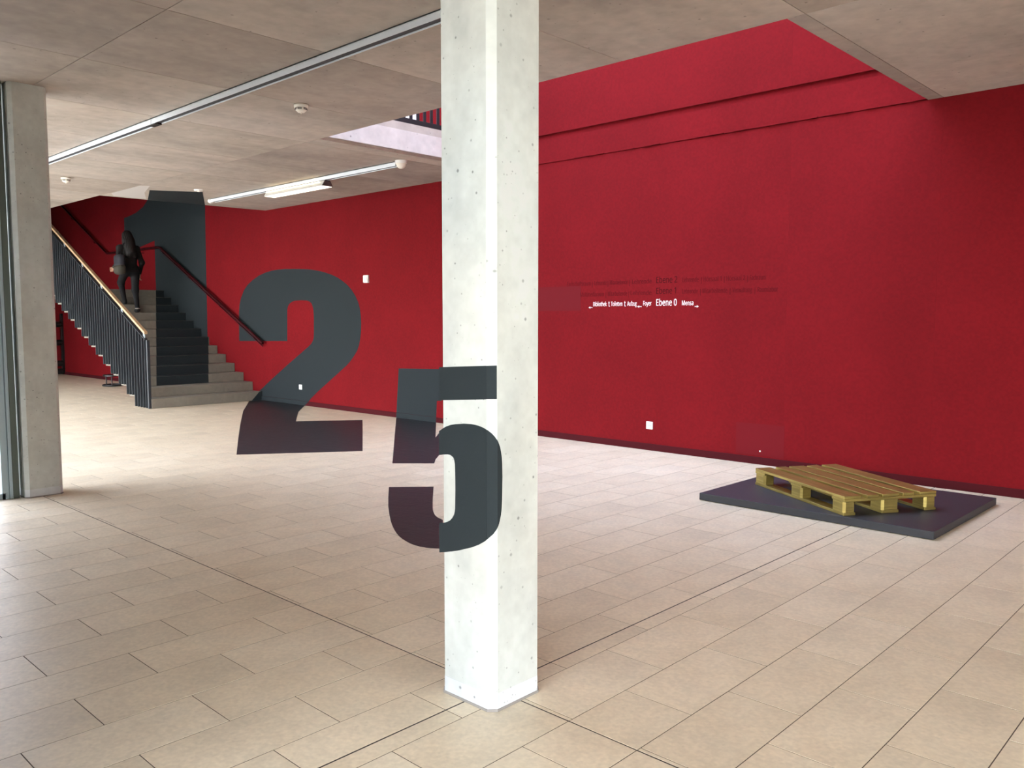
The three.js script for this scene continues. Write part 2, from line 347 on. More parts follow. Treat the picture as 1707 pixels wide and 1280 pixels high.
// square concrete columns with chamfered arrises, repainted foot and sealant bead
function column(x0, x1, z0, z1, label) {
  const cx = (x0 + x1) / 2, cz = (z0 + z1) / 2, c = 0.028;
  const o = thing('concrete_column', label, 'column', [cx, 0, cz]);
  const w = (x1 - x0) / 2, d = (z1 - z0) / 2;
  const ring = (e) => [[-w - e + c, -d - e], [w + e - c, -d - e], [w + e, -d - e + c], [w + e, d + e - c], [w + e - c, d + e], [-w - e + c, d + e], [-w - e, d + e - c], [-w - e, -d - e + c]].map(([x, z]) => new THREE.Vector2(x, -z));
  const prism = (e, y0, y1, bev) => { const g = new THREE.ExtrudeGeometry(new THREE.Shape(ring(e)), { depth: y1 - y0, bevelEnabled: bev > 0, bevelSize: bev, bevelThickness: bev, bevelSegments: 1 }); g.rotateX(-Math.PI / 2); g.translate(0, y0, 0); return metreUV(g, 0.5, 0.5, x0); };
  part('shaft', prism(0, 0.07, CEIL, 0), M.column, o);
  part('foot', prism(0.0008, 0.006, 0.07, 0), M.columnFoot, o, 'paler repainted foot of the column');
  part('sealant_bead', prism(0.003, 0, 0.007, 0.002), M.sealant, o, 'grey sealant bead');
  return o;
}
column(-2.461, -2.165, -2.46, -2.178, 'pale concrete column carrying half of the dark numeral 5');
column(-7.93, -7.64, -2.495, -2.205, 'concrete column behind the steel door post at the glass front');

// outlines in metres on the surfaces they lie on: wall and column pieces (along, up), floor and ceiling pieces (x, z)
const PAINT = {
  one_wall: [[-18.309,4.03],[-15.727,3.681],[-15.748,2.689],[-15.779,1.11],[-15.781,0.991],[-17.844,0.947],[-18.049,2.131],[-18.041,3.141],[-18.928,3.028],[-19.626,2.936],[-19.6,3.454],[-19.584,3.743],[-19.315,3.761],[-18.932,3.806],[-18.558,3.898]],
  one_ceil: [[-12.6,-5.468],[-12.21,-6.101],[-13.584,-6.824],[-13.627,-5.88]],
  one_steps: [[-6.256,-7.205],[-6.403,-7.374],[-6.551,-7.543],[-6.698,-7.712],[-6.845,-7.881],[-6.992,-7.9],[-7.139,-7.9],[-7.287,-7.9],[-7.434,-7.9],[-7.581,-7.9],[-7.728,-7.9]],
  two_wall: [[-14.535,1.058],[-14.513,1.614],[-14.487,1.74],[-14.428,1.861],[-14.31,2.001],[-14.176,2.095],[-14.0,2.174],[-13.759,2.253],[-13.543,2.296],[-13.331,2.323],[-13.125,2.334],[-12.922,2.335],[-12.613,2.326],[-12.312,2.311],[-12.099,2.294],[-11.891,2.268],[-11.687,2.232],[-11.487,2.184],[-11.331,2.134],[-11.196,2.076],[-11.063,2.005],[-10.961,1.929],[-10.869,1.838],[-10.797,1.74],[-10.758,1.643],[-10.737,1.54],[-10.726,1.415],[-10.734,1.29],[-10.755,1.173],[-10.79,1.066],[-10.844,0.975],[-10.916,0.903],[-11.018,0.812],[-11.135,0.73],[-11.955,0.265],[-12.172,0.131],[-12.228,0.082],[-12.239,0.075],[-13.876,0.075],[-13.914,0.132],[-13.728,0.222],[-13.538,0.33],[-12.874,0.677],[-12.445,0.892],[-12.196,1.019],[-12.119,1.066],[-12.075,1.112],[-12.052,1.163],[-12.045,1.216],[-12.036,1.483],[-12.043,1.602],[-12.057,1.661],[-12.092,1.727],[-12.149,1.763],[-12.234,1.782],[-12.412,1.79],[-12.605,1.784],[-12.701,1.767],[-12.775,1.734],[-12.822,1.695],[-12.847,1.637],[-12.869,1.09]],
  two_base: [[-12.22,0.075],[-12.341,0.0],[-13.745,0.0],[-13.745,0.075]],
  two_floor: [[-12.341,-7.885],[-11.585,-7.284],[-10.553,-6.588],[-9.989,-7.355],[-7.641,-5.62],[-8.443,-4.522],[-9.351,-5.03],[-10.73,-5.812],[-12.34,-6.743],[-13.745,-7.636],[-13.745,-7.885]],
  two_riser: [[-7.682,0.0],[-7.844,0.16],[-7.9,0.16],[-7.9,0.0]],
  five_wall: [[-9.816,0.74],[-8.857,0.771],[-8.862,0.318],[-8.961,0.313],[-8.979,0.075],[-9.877,0.075]],
  five_base: [[-8.962,0.075],[-8.966,0.025],[-8.967,0.0],[-9.866,0.0],[-9.866,0.002],[-9.859,0.075]],
  five_floor: [[-8.967,-7.885],[-7.841,-6.885],[-8.195,-7.27],[-8.348,-7.449],[-6.832,-6.094],[-6.823,-6.048],[-6.636,-5.827],[-6.456,-5.65],[-6.77,-5.353],[-9.866,-7.885]],
  five_floor2: [[-5.83,-4.568],[-5.554,-4.851],[-5.357,-4.673],[-5.173,-4.508],[-5.0,-4.355],[-4.881,-4.253],[-4.804,-4.195],[-4.735,-4.148],[-4.671,-4.115],[-4.621,-4.101],[-4.583,-4.091],[-4.002,-3.57],[-4.053,-3.533],[-4.099,-3.513],[-4.149,-3.501],[-4.201,-3.499],[-4.258,-3.506],[-4.322,-3.524],[-4.377,-3.541],[-4.443,-3.568],[-4.524,-3.608],[-4.622,-3.664],[-4.73,-3.731],[-4.847,-3.81],[-5.034,-3.944],[-5.232,-4.091],[-5.495,-4.298]],
  bar_front: [[-2.455,1.306],[-2.196,1.322],[-2.193,1.322],[-2.193,1.198],[-2.197,1.197],[-2.457,1.176]],
  bar_chamfer: [[0.0,1.322],[0.038,1.323],[0.038,1.198],[0.0,1.198]],
  bar_side: [],
  bowl_front: [[-2.458,1.054],[-2.435,1.067],[-2.414,1.077],[-2.388,1.085],[-2.363,1.09],[-2.318,1.096],[-2.278,1.098],[-2.256,1.097],[-2.235,1.095],[-2.21,1.09],[-2.193,1.084],[-2.193,0.668],[-2.206,0.658],[-2.237,0.64],[-2.274,0.623],[-2.316,0.608],[-2.35,0.596],[-2.387,0.585],[-2.419,0.577],[-2.461,0.567],[-2.461,0.686],[-2.428,0.693],[-2.411,0.7],[-2.397,0.707],[-2.383,0.72],[-2.373,0.735],[-2.369,0.747],[-2.367,0.76],[-2.365,0.831],[-2.365,0.873],[-2.366,0.914],[-2.367,0.935],[-2.371,0.95],[-2.376,0.958],[-2.384,0.963],[-2.396,0.967],[-2.41,0.967],[-2.431,0.964],[-2.459,0.959]],
  bowl_chamfer: [[0.0,1.084],[0.004,1.082],[0.018,1.071],[0.03,1.058],[0.037,1.048],[0.04,1.044],[0.04,0.714],[0.036,0.706],[0.025,0.69],[0.009,0.676],[0.0,0.668]],
  bowl_side: [[-2.206,1.044],[-2.211,1.036],[-2.22,1.017],[-2.225,0.997],[-2.229,0.976],[-2.231,0.953],[-2.232,0.902],[-2.231,0.851],[-2.23,0.814],[-2.228,0.784],[-2.224,0.759],[-2.218,0.738],[-2.211,0.721],[-2.206,0.714]],
};

// ------------------------------------------------------------------ the painted numerals, piece by piece on the surfaces they cross
function sheet(pts, t, place) { // thin coat of paint or film over a flat outline
  const g = new THREE.ExtrudeGeometry(new THREE.Shape(pts.map((p) => new THREE.Vector2(p[0], p[1]))), { depth: t, bevelEnabled: false });
  place(g); return g;
}
const onWall = (z) => (g) => g.translate(0, 0, z);
const onFloor = (y) => (g) => { g.rotateX(-Math.PI / 2); g.translate(0, y, 0); };
const flip = (l) => l.map(([x, z]) => [x, -z]);
const STEP = { n: 13, x: -13.745, run: 0.327, rise: 0.1595, z0: -7.9, z1: -5.88, slab: 0.557 };
{
  const one = thing('painted_numeral', 'huge dark grey numeral 1 painted over ceiling edge, red wall and stairs', 'numeral');
  part('wall_paint', sheet(PAINT.one_wall, 0.0015, onWall(WALL)), M.numeral, one);
  part('ceiling_paint', sheet(flip(PAINT.one_ceil), 0.0015, (g) => { g.rotateX(-Math.PI / 2); g.translate(0, CEIL - 0.0015, 0); }), M.numeral, one);
  PAINT.one_steps.forEach(([zl, zr], i) => {
    const k = i + 3, x = STEP.x - (k - 1) * STEP.run, y = k * STEP.rise, nx = PAINT.one_steps[i + 1] ?? [zl, zr];
    part('riser_paint', box(x - 0.0002, x + 0.0015, y - STEP.rise + 0.002, y - 0.003, zr + 0.002, zl), M.numeral, one);
    if (k < 13) part('tread_paint', sheet([[x + 0.001, -zl], [x - STEP.run, -nx[0]], [x - STEP.run, -nx[1] - 0.002], [x + 0.001, -zr - 0.002]].map((p) => p), 0.0012, onFloor(y)), M.numeral, one);
  });
}
{
  const two = thing('painted_numeral', 'huge dark grey numeral 2 running down the red wall onto the floor', 'numeral');
  part('wall_paint', sheet(PAINT.two_wall, 0.0015, onWall(WALL)), M.numeral, two);
  part('baseboard_paint', sheet(PAINT.two_base, 0.0012, onWall(WALL + 0.015)), M.numeral, two);
  part('floor_film', metreUV(sheet(flip(PAINT.two_floor), 0.001, onFloor(0.0006)), 1.1, 2.4), M.numeralFilm, two, 'dark glossy film on the tiles');
  part('riser_paint', sheet(PAINT.two_riser.map(([z, y]) => [-z, y]), 0.0012, (g) => { g.rotateY(Math.PI / 2); g.translate(STEP.x, 0, 0); }), M.numeral, two);
}
{
  const five = thing('painted_numeral', 'dark numeral 5 split between red wall, floor and concrete column', 'numeral');
  part('wall_paint', sheet(PAINT.five_wall, 0.0015, onWall(WALL)), M.numeral, five);
  part('baseboard_paint', sheet(PAINT.five_base, 0.0012, onWall(WALL + 0.015)), M.numeral, five);
  for (const k of ['five_floor', 'five_floor2']) part('floor_film', metreUV(sheet(flip(PAINT[k]), 0.001, onFloor(0.0006)), 1.1, 2.4), M.numeralFilm, five, 'dark glossy film on the tiles');
  for (const k of ['bar', 'bowl']) {
    part('column_paint', sheet(PAINT[k + '_front'], 0.0012, onWall(-2.178)), M.numeral, five);
    part('column_paint', sheet(PAINT[k + '_chamfer'], 0.0012, (g) => { g.rotateY(Math.PI / 4); g.translate(-2.193, 0, -2.178); }), M.numeral, five);
    if (PAINT[k + '_side'].length) part('column_paint', sheet(PAINT[k + '_side'].map(([z, y]) => [-z, y]), 0.0012, (g) => { g.rotateY(Math.PI / 2); g.translate(-2.165, 0, 0); }), M.numeral, five);
  }
}

// ------------------------------------------------------------------ stairs
const SX = (k) => STEP.x - (k - 1) * STEP.run, SY = (k) => k * STEP.rise;
{
  const st = thing('staircase', 'straight concrete staircase with a landing rising along the red wall', 'stairs');
  const put = (x0, x1, y0, y1) => rbox(x0, x1, y0, y1, STEP.z0 + 0.002, STEP.z1, 0.007, 0.5);
  for (let k = 1; k <= STEP.n - 1; k++) part(k > 1 ? 'step_' + String(k - 1).padStart(3, '0') : 'step', put(SX(k) - (k === 1 ? STEP.run + 0.2 : STEP.slab), SX(k), SY(k) - STEP.rise, SY(k)), M.stair, st);
  part('landing', put(-20.85, SX(13), SY(13) - STEP.rise, SY(13)), M.stair, st);
  for (let k = 1; k <= 10; k++) { const x = -20.8 - (k - 1) * STEP.run, y = SY(13) + k * 0.167; part('step_' + String(11 + k).padStart(3, '0'), put(x - STEP.slab, x, y - 0.167, y), M.stair, st); }
}
{ // balustrade on the open side of the lower flight
  const b = thing('stair_balustrade', 'dark flat-bar balustrade with a pale wooden handrail on the open stair side', 'railing');
  const slope = STEP.rise / STEP.run, z = -5.862, topY = (x) => 1.262 + (-13.83 - x) * slope;
  const x0 = -13.83, x1 = -18.6;
  const bar = (w, h, off, dz, mat, name, r) => { // a bar parallel to the flight
    const len = Math.hypot(x0 - x1, topY(x1) - topY(x0)), g = rbox(-len / 2, len / 2, -h / 2, h / 2, -w / 2, w / 2, r, 2);
    g.rotateZ(-Math.atan(slope)); g.translate((x0 + x1) / 2, (topY(x0) + topY(x1)) / 2 - off, z + dz); part(name, g, mat, b);
  };
  bar(0.06, 0.042, 0.021, 0, M.wood, 'handrail', 0.008);
  bar(0.05, 0.01, 0.125, 0, M.baluster, 'top_bar', 0.002);
  for (let i = 0; i < 6; i++) { const x = -13.9 - i * 0.86; part('handrail_bracket', rbox(x - 0.035, x + 0.035, topY(x) - 0.135, topY(x) - 0.03, z - 0.006, z + 0.006, 0.002), M.steel, b); }
  for (let i = 0; i < 44; i++) {
    const x = -13.86 - i * 0.109;
    const k = Math.min(13, Math.floor((STEP.x - 0.23 - x) / STEP.run) + 1);   // the step whose soffit is above this spot
    const yb = k <= 1 ? 0.004 : SY(k - 1) + 0.03;
    part('baluster', rbox(x - 0.006, x + 0.006, yb, topY(x) - 0.125, z - 0.025, z + 0.025, 0.002), M.baluster, b);
  }
  part('end_post', rbox(-13.80, -13.75, 0.002, topY(-13.78) - 0.11, z - 0.022, z + 0.022, 0.002), M.baluster, b);
}
{ // handrail on the wall
  const h = thing('wall_handrail', 'dark red steel handrail fixed along the red stair wall', 'handrail'), z = WALL + 0.075;
  part('rail', tube([[-13.56, 1.04, z], [-17.64, 2.975, z], [-20.45, 2.985, z], [-25.6, 5.47, z]], 0.024, 140, 10, 0.06), M.rail, h);
  part('lower_bar', tube([[-13.6, 0.985, z - 0.02], [-17.62, 2.895, z - 0.02]], 0.011, 20, 8), M.rail, h);
  for (const [x, y] of [[-13.85, 1.18], [-15.1, 1.77], [-16.35, 2.365], [-17.5, 2.91], [-18.6, 2.978], [-19.7, 2.98], [-21.2, 3.35], [-22.6, 4.02], [-24.0, 4.7]])
    part('wall_bracket', tube([[x, y - 0.02, z], [x, y - 0.075, z], [x, y - 0.075, WALL]], 0.008, 16, 8, 0.03), M.rail, h);
}
{ // guard at the edge of the upper floor
  const g = thing('gallery_railing', 'black steel railing on the upper floor edge above the concrete slab', 'railing'), x = VOID.x0 - 0.06;
  part('base_beam', rbox(x - 0.03, x + 0.03, FLOOR2, FLOOR2 + 0.06, WALL + 0.03, VOID.z1, 0.003), M.dark, g);
  part('top_bar', rbox(x - 0.03, x + 0.03, FLOOR2 + 1.0, FLOOR2 + 1.04, WALL + 0.03, VOID.z1, 0.003), M.dark, g);
  for (let z = WALL + 0.1; z < VOID.z1; z += 0.105) part('baluster', rbox(x - 0.006, x + 0.006, FLOOR2 + 0.06, FLOOR2 + 1.0, z - 0.022, z + 0.022, 0.002), M.dark, g);
}
// ------------------------------------------------------------------ ceiling fittings
function trunking(label, x0, x1, z, gaps) {
  const t = thing('lighting_track', label, 'light track', [0, CEIL, 0]);
  let a = x0;
  for (const b of [...gaps, x1]) {
    part('channel', merge([rbox(a + 0.004, b - 0.004, -0.055, -0.001, z - 0.006, z, 0.002), rbox(a + 0.004, b - 0.004, -0.055, -0.001, z - 0.075, z - 0.068, 0.002), rbox(a + 0.004, b - 0.004, -0.012, -0.001, z - 0.075, z, 0.002)]), M.trunking, t);
    part('slot', box(a + 0.004, b - 0.004, -0.046, -0.02, z - 0.066, z - 0.008), M.trunkingSlot, t, 'dark slot under the track');
    a = b;
  }
  return t;
}
const track1 = trunking('long pale lighting track without lamps running past both columns', -14.2, 4.6, -3.54, [-8.08, -3.2]);
part('coupler', rbox(-8.16, -8.0, -0.062, -0.01, -3.612, -3.546, 0.002), M.black, track1, 'black coupler in the track');
const track2 = trunking('short pale lighting track carrying the lit fluorescent lamp', -12.8, -8.12, -6.52, []);
part('end_cap', at(new THREE.SphereGeometry(0.05, 16, 12).scale(1, 0.8, 1), -12.84, -0.03, -6.55), M.white, track2);
{
  const sensor = thing('motion_sensor', 'white dome sensor at the end of the short lighting track', 'sensor', [-8.05, CEIL, -6.55]);
  part('housing', at(cyl(0.075, 0.07, 0.035, 24), 0, -0.018, 0), M.white, sensor);
  part('dome', at(new THREE.SphereGeometry(0.062, 24, 12, 0, Math.PI * 2, Math.PI / 2, Math.PI / 2), 0, -0.034, 0), M.cream, sensor);
}
{
  const l = thing('fluorescent_lamp', 'lit white fluorescent lamp hanging under the short track near the red wall', 'lamp', [-10.35, CEIL, -6.56]);
  const sh = new THREE.Shape([[-0.04, 0], [0.04, 0], [0.085, -0.075], [-0.085, -0.075]].map((p) => new THREE.Vector2(...p)));
  const body = new THREE.ExtrudeGeometry(sh, { depth: 1.46, bevelEnabled: false }); body.rotateY(Math.PI / 2); body.translate(-0.73, -0.06, 0);
  part('housing', body, std('#c9c7c1', 0.5), l);
  for (const x of [-0.735, 0.735]) { const c = new THREE.ExtrudeGeometry(sh, { depth: 0.012, bevelEnabled: false }); c.rotateY(Math.PI / 2); c.translate(x - 0.006, -0.06, 0); part('end_cap', c, x > 0 ? std('#5a4a4c', 0.5) : M.white, l, x > 0 ? 'dark end cap' : 'white end cap'); }
  const glow = new THREE.MeshStandardMaterial({ color: '#ffffff', emissive: '#fff6e8', emissiveIntensity: 0.75, roughness: 0.5 });
  part('diffuser', box(-0.72, 0.72, -0.141, -0.136, -0.078, 0.078), glow, l, 'glowing diffuser');
  part('tube', at(cyl(0.008, 0.008, 1.36, 12).rotateZ(Math.PI / 2), -0.02, -0.078, 0.066), new THREE.MeshStandardMaterial({ color: '#ffffff', emissive: '#ffeec0', emissiveIntensity: 0.7, roughness: 0.5 }), l, 'thin glowing tube on the side');
  for (const x of [-0.55, 0.55]) part('hanger', rbox(x - 0.03, x + 0.03, -0.066, -0.0555, -0.03, 0.03, 0.003), M.white, l);
  const a = new THREE.RectAreaLight('#fff3df', 1.0, 1.42, 0.15); a.position.set(0, -0.146, 0); a.rotation.x = -Math.PI / 2; l.add(a); a.name = 'lamp_light';
  const u = new THREE.RectAreaLight('#ffdf9c', 1.3, 1.34, 0.016); u.position.set(-0.02, -0.066, 0.07); u.rotation.x = Math.PI / 2; l.add(u); u.name = 'tube_light';
}
function detector(x, z, label) {
  const d = thing('smoke_detector', label, 'smoke detector', [x, CEIL, z]);
  const lat = (p) => new THREE.LatheGeometry(p.map(([r, y]) => new THREE.Vector2(r, y)), 28);
  part('base', lat([[0, 0], [0.062, 0], [0.064, -0.012], [0.06, -0.03], [0, -0.03]]), M.cream, d);
  part('chamber', lat([[0, -0.028], [0.05, -0.028], [0.05, -0.05], [0.042, -0.056], [0.03, -0.068], [0, -0.07]]), M.cream, d);
  for (let i = 0; i < 6; i++) for (const y of [-0.036, -0.046]) { const g = new THREE.BoxGeometry(0.036, 0.005, 0.004); g.translate(0, y, 0.0495); g.rotateY(i * Math.PI / 3 + 0.75); part('vent_slot', g, M.black, d); }
  part('indicator', at(cyl(0.006, 0.005, 0.014, 10), 0, -0.074, 0), M.cream, d);
}
detector(-6.60, -4.24, 'cream smoke detector on a formwork joint near the hall opening');
detector(-12.28, -4.2, 'cream smoke detector on the ceiling near the stair opening');
{
  const d = thing('ceiling_sensor', 'small flat white disc on the ceiling beside the numeral 1', 'sensor', [-12.03, CEIL, -5.95]);
  part('disc', at(cyl(0.07, 0.06, 0.02, 24), 0, -0.01, 0), M.white, d); part('lens', at(cyl(0.025, 0.02, 0.012, 16), 0, -0.025, 0), M.cream, d);
}
// ------------------------------------------------------------------ fittings on the red wall
function wallPlate(name, label, category, x, y, w, h, d, kind) {
  const o = thing(name, label, category, [x, y, WALL]);
  part('plate', rbox(-w / 2, w / 2, -h / 2, h / 2, 0, d, 0.004), M.white, o);
  if (kind === 'socket') { const s = part('socket_well', at(cyl(0.021, 0.019, 0.004, 24).rotateX(Math.PI / 2), 0, 0, d - 0.001), std('#c9cfd0', 0.4), o); for (const q of [-0.0095, 0.0095]) part('contact_hole', at(cyl(0.003, 0.003, 0.003, 8).rotateX(Math.PI / 2), q, 0, d + 0.001), M.black, s); }
  if (kind === 'switch') part('rocker', rbox(-w * 0.36, w * 0.36, -h * 0.36, h * 0.36, d - 0.002, d + 0.006, 0.003), M.white, o);
  if (kind === 'box') { part('cover', rbox(-w * 0.42, w * 0.42, -h * 0.42, h * 0.42, d - 0.002, d + 0.01, 0.004), M.cream, o); }
}
wallPlate('wall_socket', 'white wall socket low on the red wall near the golden pallet', 'socket', -5.337, 0.283, 0.085, 0.085, 0.012, 'socket');
wallPlate('wall_switch', 'white plate set in the lower stroke of the numeral 2', 'switch', -12.47, 0.31, 0.09, 0.085, 0.012, 'switch');
wallPlate('room_sensor', 'white box high on the red wall right of the numeral 2', 'sensor', -10.56, 2.09, 0.11, 0.115, 0.035, 'box');

// lettering
{
  const font = await new FontLoader().loadAsync('fonts/droid/droid_sans_regular.typeface.json');
  const white = std('#f4ece8', 0.6), ghost = matt('#550d13'), ghost2 = matt('#400a0e');
  function word(text, x0, x1, y, h, mat, parent) { // text stretched to the width it has on the wall
    const g = new TextGeometry(text, { font, size: h, depth: 0.0015, curveSegments: 3, bevelEnabled: false }); g.computeBoundingBox();
    const bb = g.boundingBox; g.translate(-bb.min.x, 0, 0); g.scale((x1 - x0) / (bb.max.x - bb.min.x), 1, 1); g.translate(x0, y, WALL);
    part('word', g, mat, parent);
  }
  function arrow(kind, x, y, s, mat, parent) {
    const q = 0.003, l = [];
    if (kind === 'left' || kind === 'right') { const d = kind === 'left' ? -1 : 1; l.push(box(x - s, x + s, y - q, y + q, WALL, WALL + 0.0015)); const t = new THREE.Shape([[x + d * (s + 0.014), y], [x + d * s * 0.5, y + 0.013], [x + d * s * 0.5, y - 0.013]].map((p) => new THREE.Vector2(...p))); l.push(at(new THREE.ExtrudeGeometry(t, { depth: 0.0015, bevelEnabled: false }), 0, 0, WALL)); }
    else { l.push(box(x - q, x + q, y, y + 2 * s, WALL, WALL + 0.0015), box(x - q, x + 0.014, y - q, y + q, WALL, WALL + 0.0015)); const t = new THREE.Shape([[x, y + 2 * s + 0.008], [x - 0.011, y + 1.4 * s], [x + 0.011, y + 1.4 * s]].map((p) => new THREE.Vector2(...p))); l.push(at(new THREE.ExtrudeGeometry(t, { depth: 0.0015, bevelEnabled: false }), 0, 0, WALL)); }
    part('arrow', merge(l.map((g) => metreUV(g))), mat, parent);
  }
  const a = thing('wall_lettering', 'white lettering Ebene 0 with direction arrows on the red wall', 'lettering');
  arrow('left', -6.19, 1.617, 0.022, white, a); word('Bibliothek', -6.155, -5.96, 1.632, 0.05, white, a);
  arrow('up', -5.925, 1.63, 0.025, white, a); word('Toiletten', -5.895, -5.735, 1.632, 0.05, white, a);
  arrow('up', -5.7, 1.63, 0.025, white, a); word('Aufzug', -5.665, -5.535, 1.632, 0.05, white, a);
  arrow('left', -5.49, 1.622, 0.022, white, a); word('Foyer', -5.445, -5.335, 1.634, 0.05, white, a);
  word('Ebene 0', -5.272, -5.008, 1.63, 0.072, white, a); word('Mensa', -4.94, -4.8, 1.632, 0.05, white, a); arrow('right', -4.765, 1.617, 0.018, white, a);
  const b = thing('wall_lettering', 'faded dark lettering Ebene 1 on the red wall above the white line', 'lettering');
  word('Multimediaraum', -6.35, -6.0, 1.748, 0.05, ghost, b); word('|', -5.975, -5.97, 1.74, 0.05, ghost, b); word('Mitarbeitende', -5.94, -5.67, 1.75, 0.05, ghost, b); word('|', -5.65, -5.645, 1.742, 0.05, ghost, b); word('Lehrende', -5.62, -5.34, 1.752, 0.05, ghost, b);
  word('Ebene 1', -5.274, -5.02, 1.76, 0.068, ghost2, b);
  word('Lehrende', -4.94, -4.75, 1.757, 0.05, ghost, b); word('|', -4.72, -4.715, 1.75, 0.05, ghost, b); word('Mitarbeitende', -4.69, -4.4, 1.757, 0.05, ghost, b); word('|', -4.37, -4.365, 1.75, 0.05, ghost, b); word('Verwaltung', -4.34, -4.12, 1.757, 0.05, ghost, b); word('|', -4.09, -4.085, 1.75, 0.05, ghost, b); word('Raumlabor', -4.06, -3.84, 1.757, 0.05, ghost, b);
  const c = thing('wall_lettering', 'faded dark lettering Ebene 2 on the red wall, topmost of three lines', 'lettering');
  word('Fachschaftsraum', -6.56, -6.2, 1.878, 0.05, ghost, c); word('|', -6.175, -6.17, 1.87, 0.05, ghost, c); word('Lehrende', -6.14, -5.965, 1.88, 0.05, ghost, c); word('|', -5.945, -5.94, 1.872, 0.05, ghost, c); word('Mitarbeitende', -5.915, -5.665, 1.88, 0.05, ghost, c); word('|', -5.64, -5.635, 1.872, 0.05, ghost, c); word('Lehrende', -5.6, -5.34, 1.88, 0.05, ghost, c);
  word('Ebene 2', -5.276, -5.005, 1.88, 0.068, ghost2, c);
  word('Lehrende', -4.94, -4.74, 1.88, 0.05, ghost, c); word('|', -4.71, -4.705, 1.873, 0.05, ghost, c); word('Hörsaal 1', -4.68, -4.47, 1.88, 0.05, ghost, c); word('|', -4.44, -4.435, 1.873, 0.05, ghost, c); word('Hörsaal 2', -4.41, -4.2, 1.88, 0.05, ghost, c); word('|', -4.175, -4.17, 1.873, 0.05, ghost, c); word('Fachraum', -4.145, -3.976, 1.88, 0.05, ghost, c);
}
// ------------------------------------------------------------------ plinth and golden pallet
{
  const p = thing('display_plinth', 'low dark grey plinth board on the floor under the golden pallet', 'plinth', [-2.645, 0, -6.735], -0.012);
  part('board', rbox(-0.905, 0.905, 0.004, 0.06, -0.745, 0.745, 0.003, 1), M.plinth, p);
  part('recess', box(-0.88, 0.88, 0, 0.006, -0.72, 0.72), M.black, p);
  const t = thing('pallet', 'gold painted euro pallet lying askew on the dark plinth', 'pallet', [-2.672, 0.06, -6.665], THREE.MathUtils.degToRad(-31.7));
  const L = 1.2, W = 0.8, th = 0.022, bh = 0.078, r = 0.0035;
  const uvd = rng(3);
  const board = (name, x0, x1, y0, y1, z0, z1) => { const g = rbox(x0, x1, y0, y1, z0, z1, r, 1.4); const u = g.attributes.uv, o = uvd(), q = uvd(); for (let i = 0; i < u.count; i++) u.setXY(i, u.getX(i) + o, u.getY(i) + q); return part(name, g, M.gold, t); };
  for (const z of [-0.3275, 0, 0.3275]) board('bottom_board', -L / 2, L / 2, 0, th, z === 0 ? -0.0725 : z < 0 ? -W / 2 : W / 2 - 0.1, z === 0 ? 0.0725 : z < 0 ? -W / 2 + 0.1 : W / 2);
  // blocks: the outer ones have their outside corners cut off
  for (const i of [-1, 0, 1]) for (const k of [-1, 0, 1]) {
    const w = 0.145, d = k === 0 ? 0.145 : 0.1, cx = i * (L - w) / 2, cz = k * (W - d) / 2, c = 0.016;
    const pts = [[-w / 2 + c, -d / 2], [w / 2 - c, -d / 2], [w / 2, -d / 2 + c], [w / 2, d / 2 - c], [w / 2 - c, d / 2], [-w / 2 + c, d / 2], [-w / 2, d / 2 - c], [-w / 2, -d / 2 + c]].map((q) => new THREE.Vector2(...q));
    const g = new THREE.ExtrudeGeometry(new THREE.Shape(pts), { depth: bh, bevelEnabled: false }); g.rotateX(-Math.PI / 2); g.translate(cx, th, cz); part('block', metreUV(g, 1.4, 1.4, i * 0.3, k * 0.4), M.gold, t);
  }
  for (const i of [-1, 0, 1]) board('cross_board', i * (L - 0.145) / 2 - 0.0725, i * (L - 0.145) / 2 + 0.0725, th + bh, 2 * th + bh, -W / 2, W / 2);
  for (const [c, w] of [[-0.3275, 0.145], [-0.155, 0.1], [0, 0.145], [0.155, 0.1], [0.3275, 0.145]]) board('top_board', -L / 2, L / 2, 2 * th + bh, 3 * th + bh, c - w / 2, c + w / 2);
}
// ------------------------------------------------------------------ things under the stairs
{
  const s = thing('low_stand', 'low black round stand on a ring foot under the stairs', 'stand', [-18.95, 0, -7.28]);
  const ring = new THREE.TorusGeometry(0.2, 0.022, 10, 36); ring.rotateX(Math.PI / 2); part('ring_foot', at(ring, 0, 0.022, 0), M.black, s);
  for (let i = 0; i < 3; i++) { const a = i * 2.094 + 0.5; part('leg', at(cyl(0.014, 0.014, 0.19, 10), Math.cos(a) * 0.17, 0.125, Math.sin(a) * 0.17), M.black, s); }
  part('top', at(cyl(0.2, 0.2, 0.035, 30), 0, 0.235, 0), M.black, s);
  const c = thing('hose_rack', 'black rack of stacked round holders on the red wall under the landing', 'rack', [-23.75, 0, WALL]);
  part('upright', rbox(-0.05, 0.05, 0.02, 1.6, 0, 0.06, 0.004), M.black, c);
  for (const y of [1.32, 0.84, 0.3, 0.09]) { const h = part('holder', at(cyl(0.075, 0.075, 0.34, 18).rotateX(Math.PI / 2), 0.02, y, 0.22), M.black, c); part('cap', at(cyl(0.06, 0.06, 0.02, 18).rotateX(Math.PI / 2), 0.02, y, 0.4), M.white, h, 'white round cap'); }
}
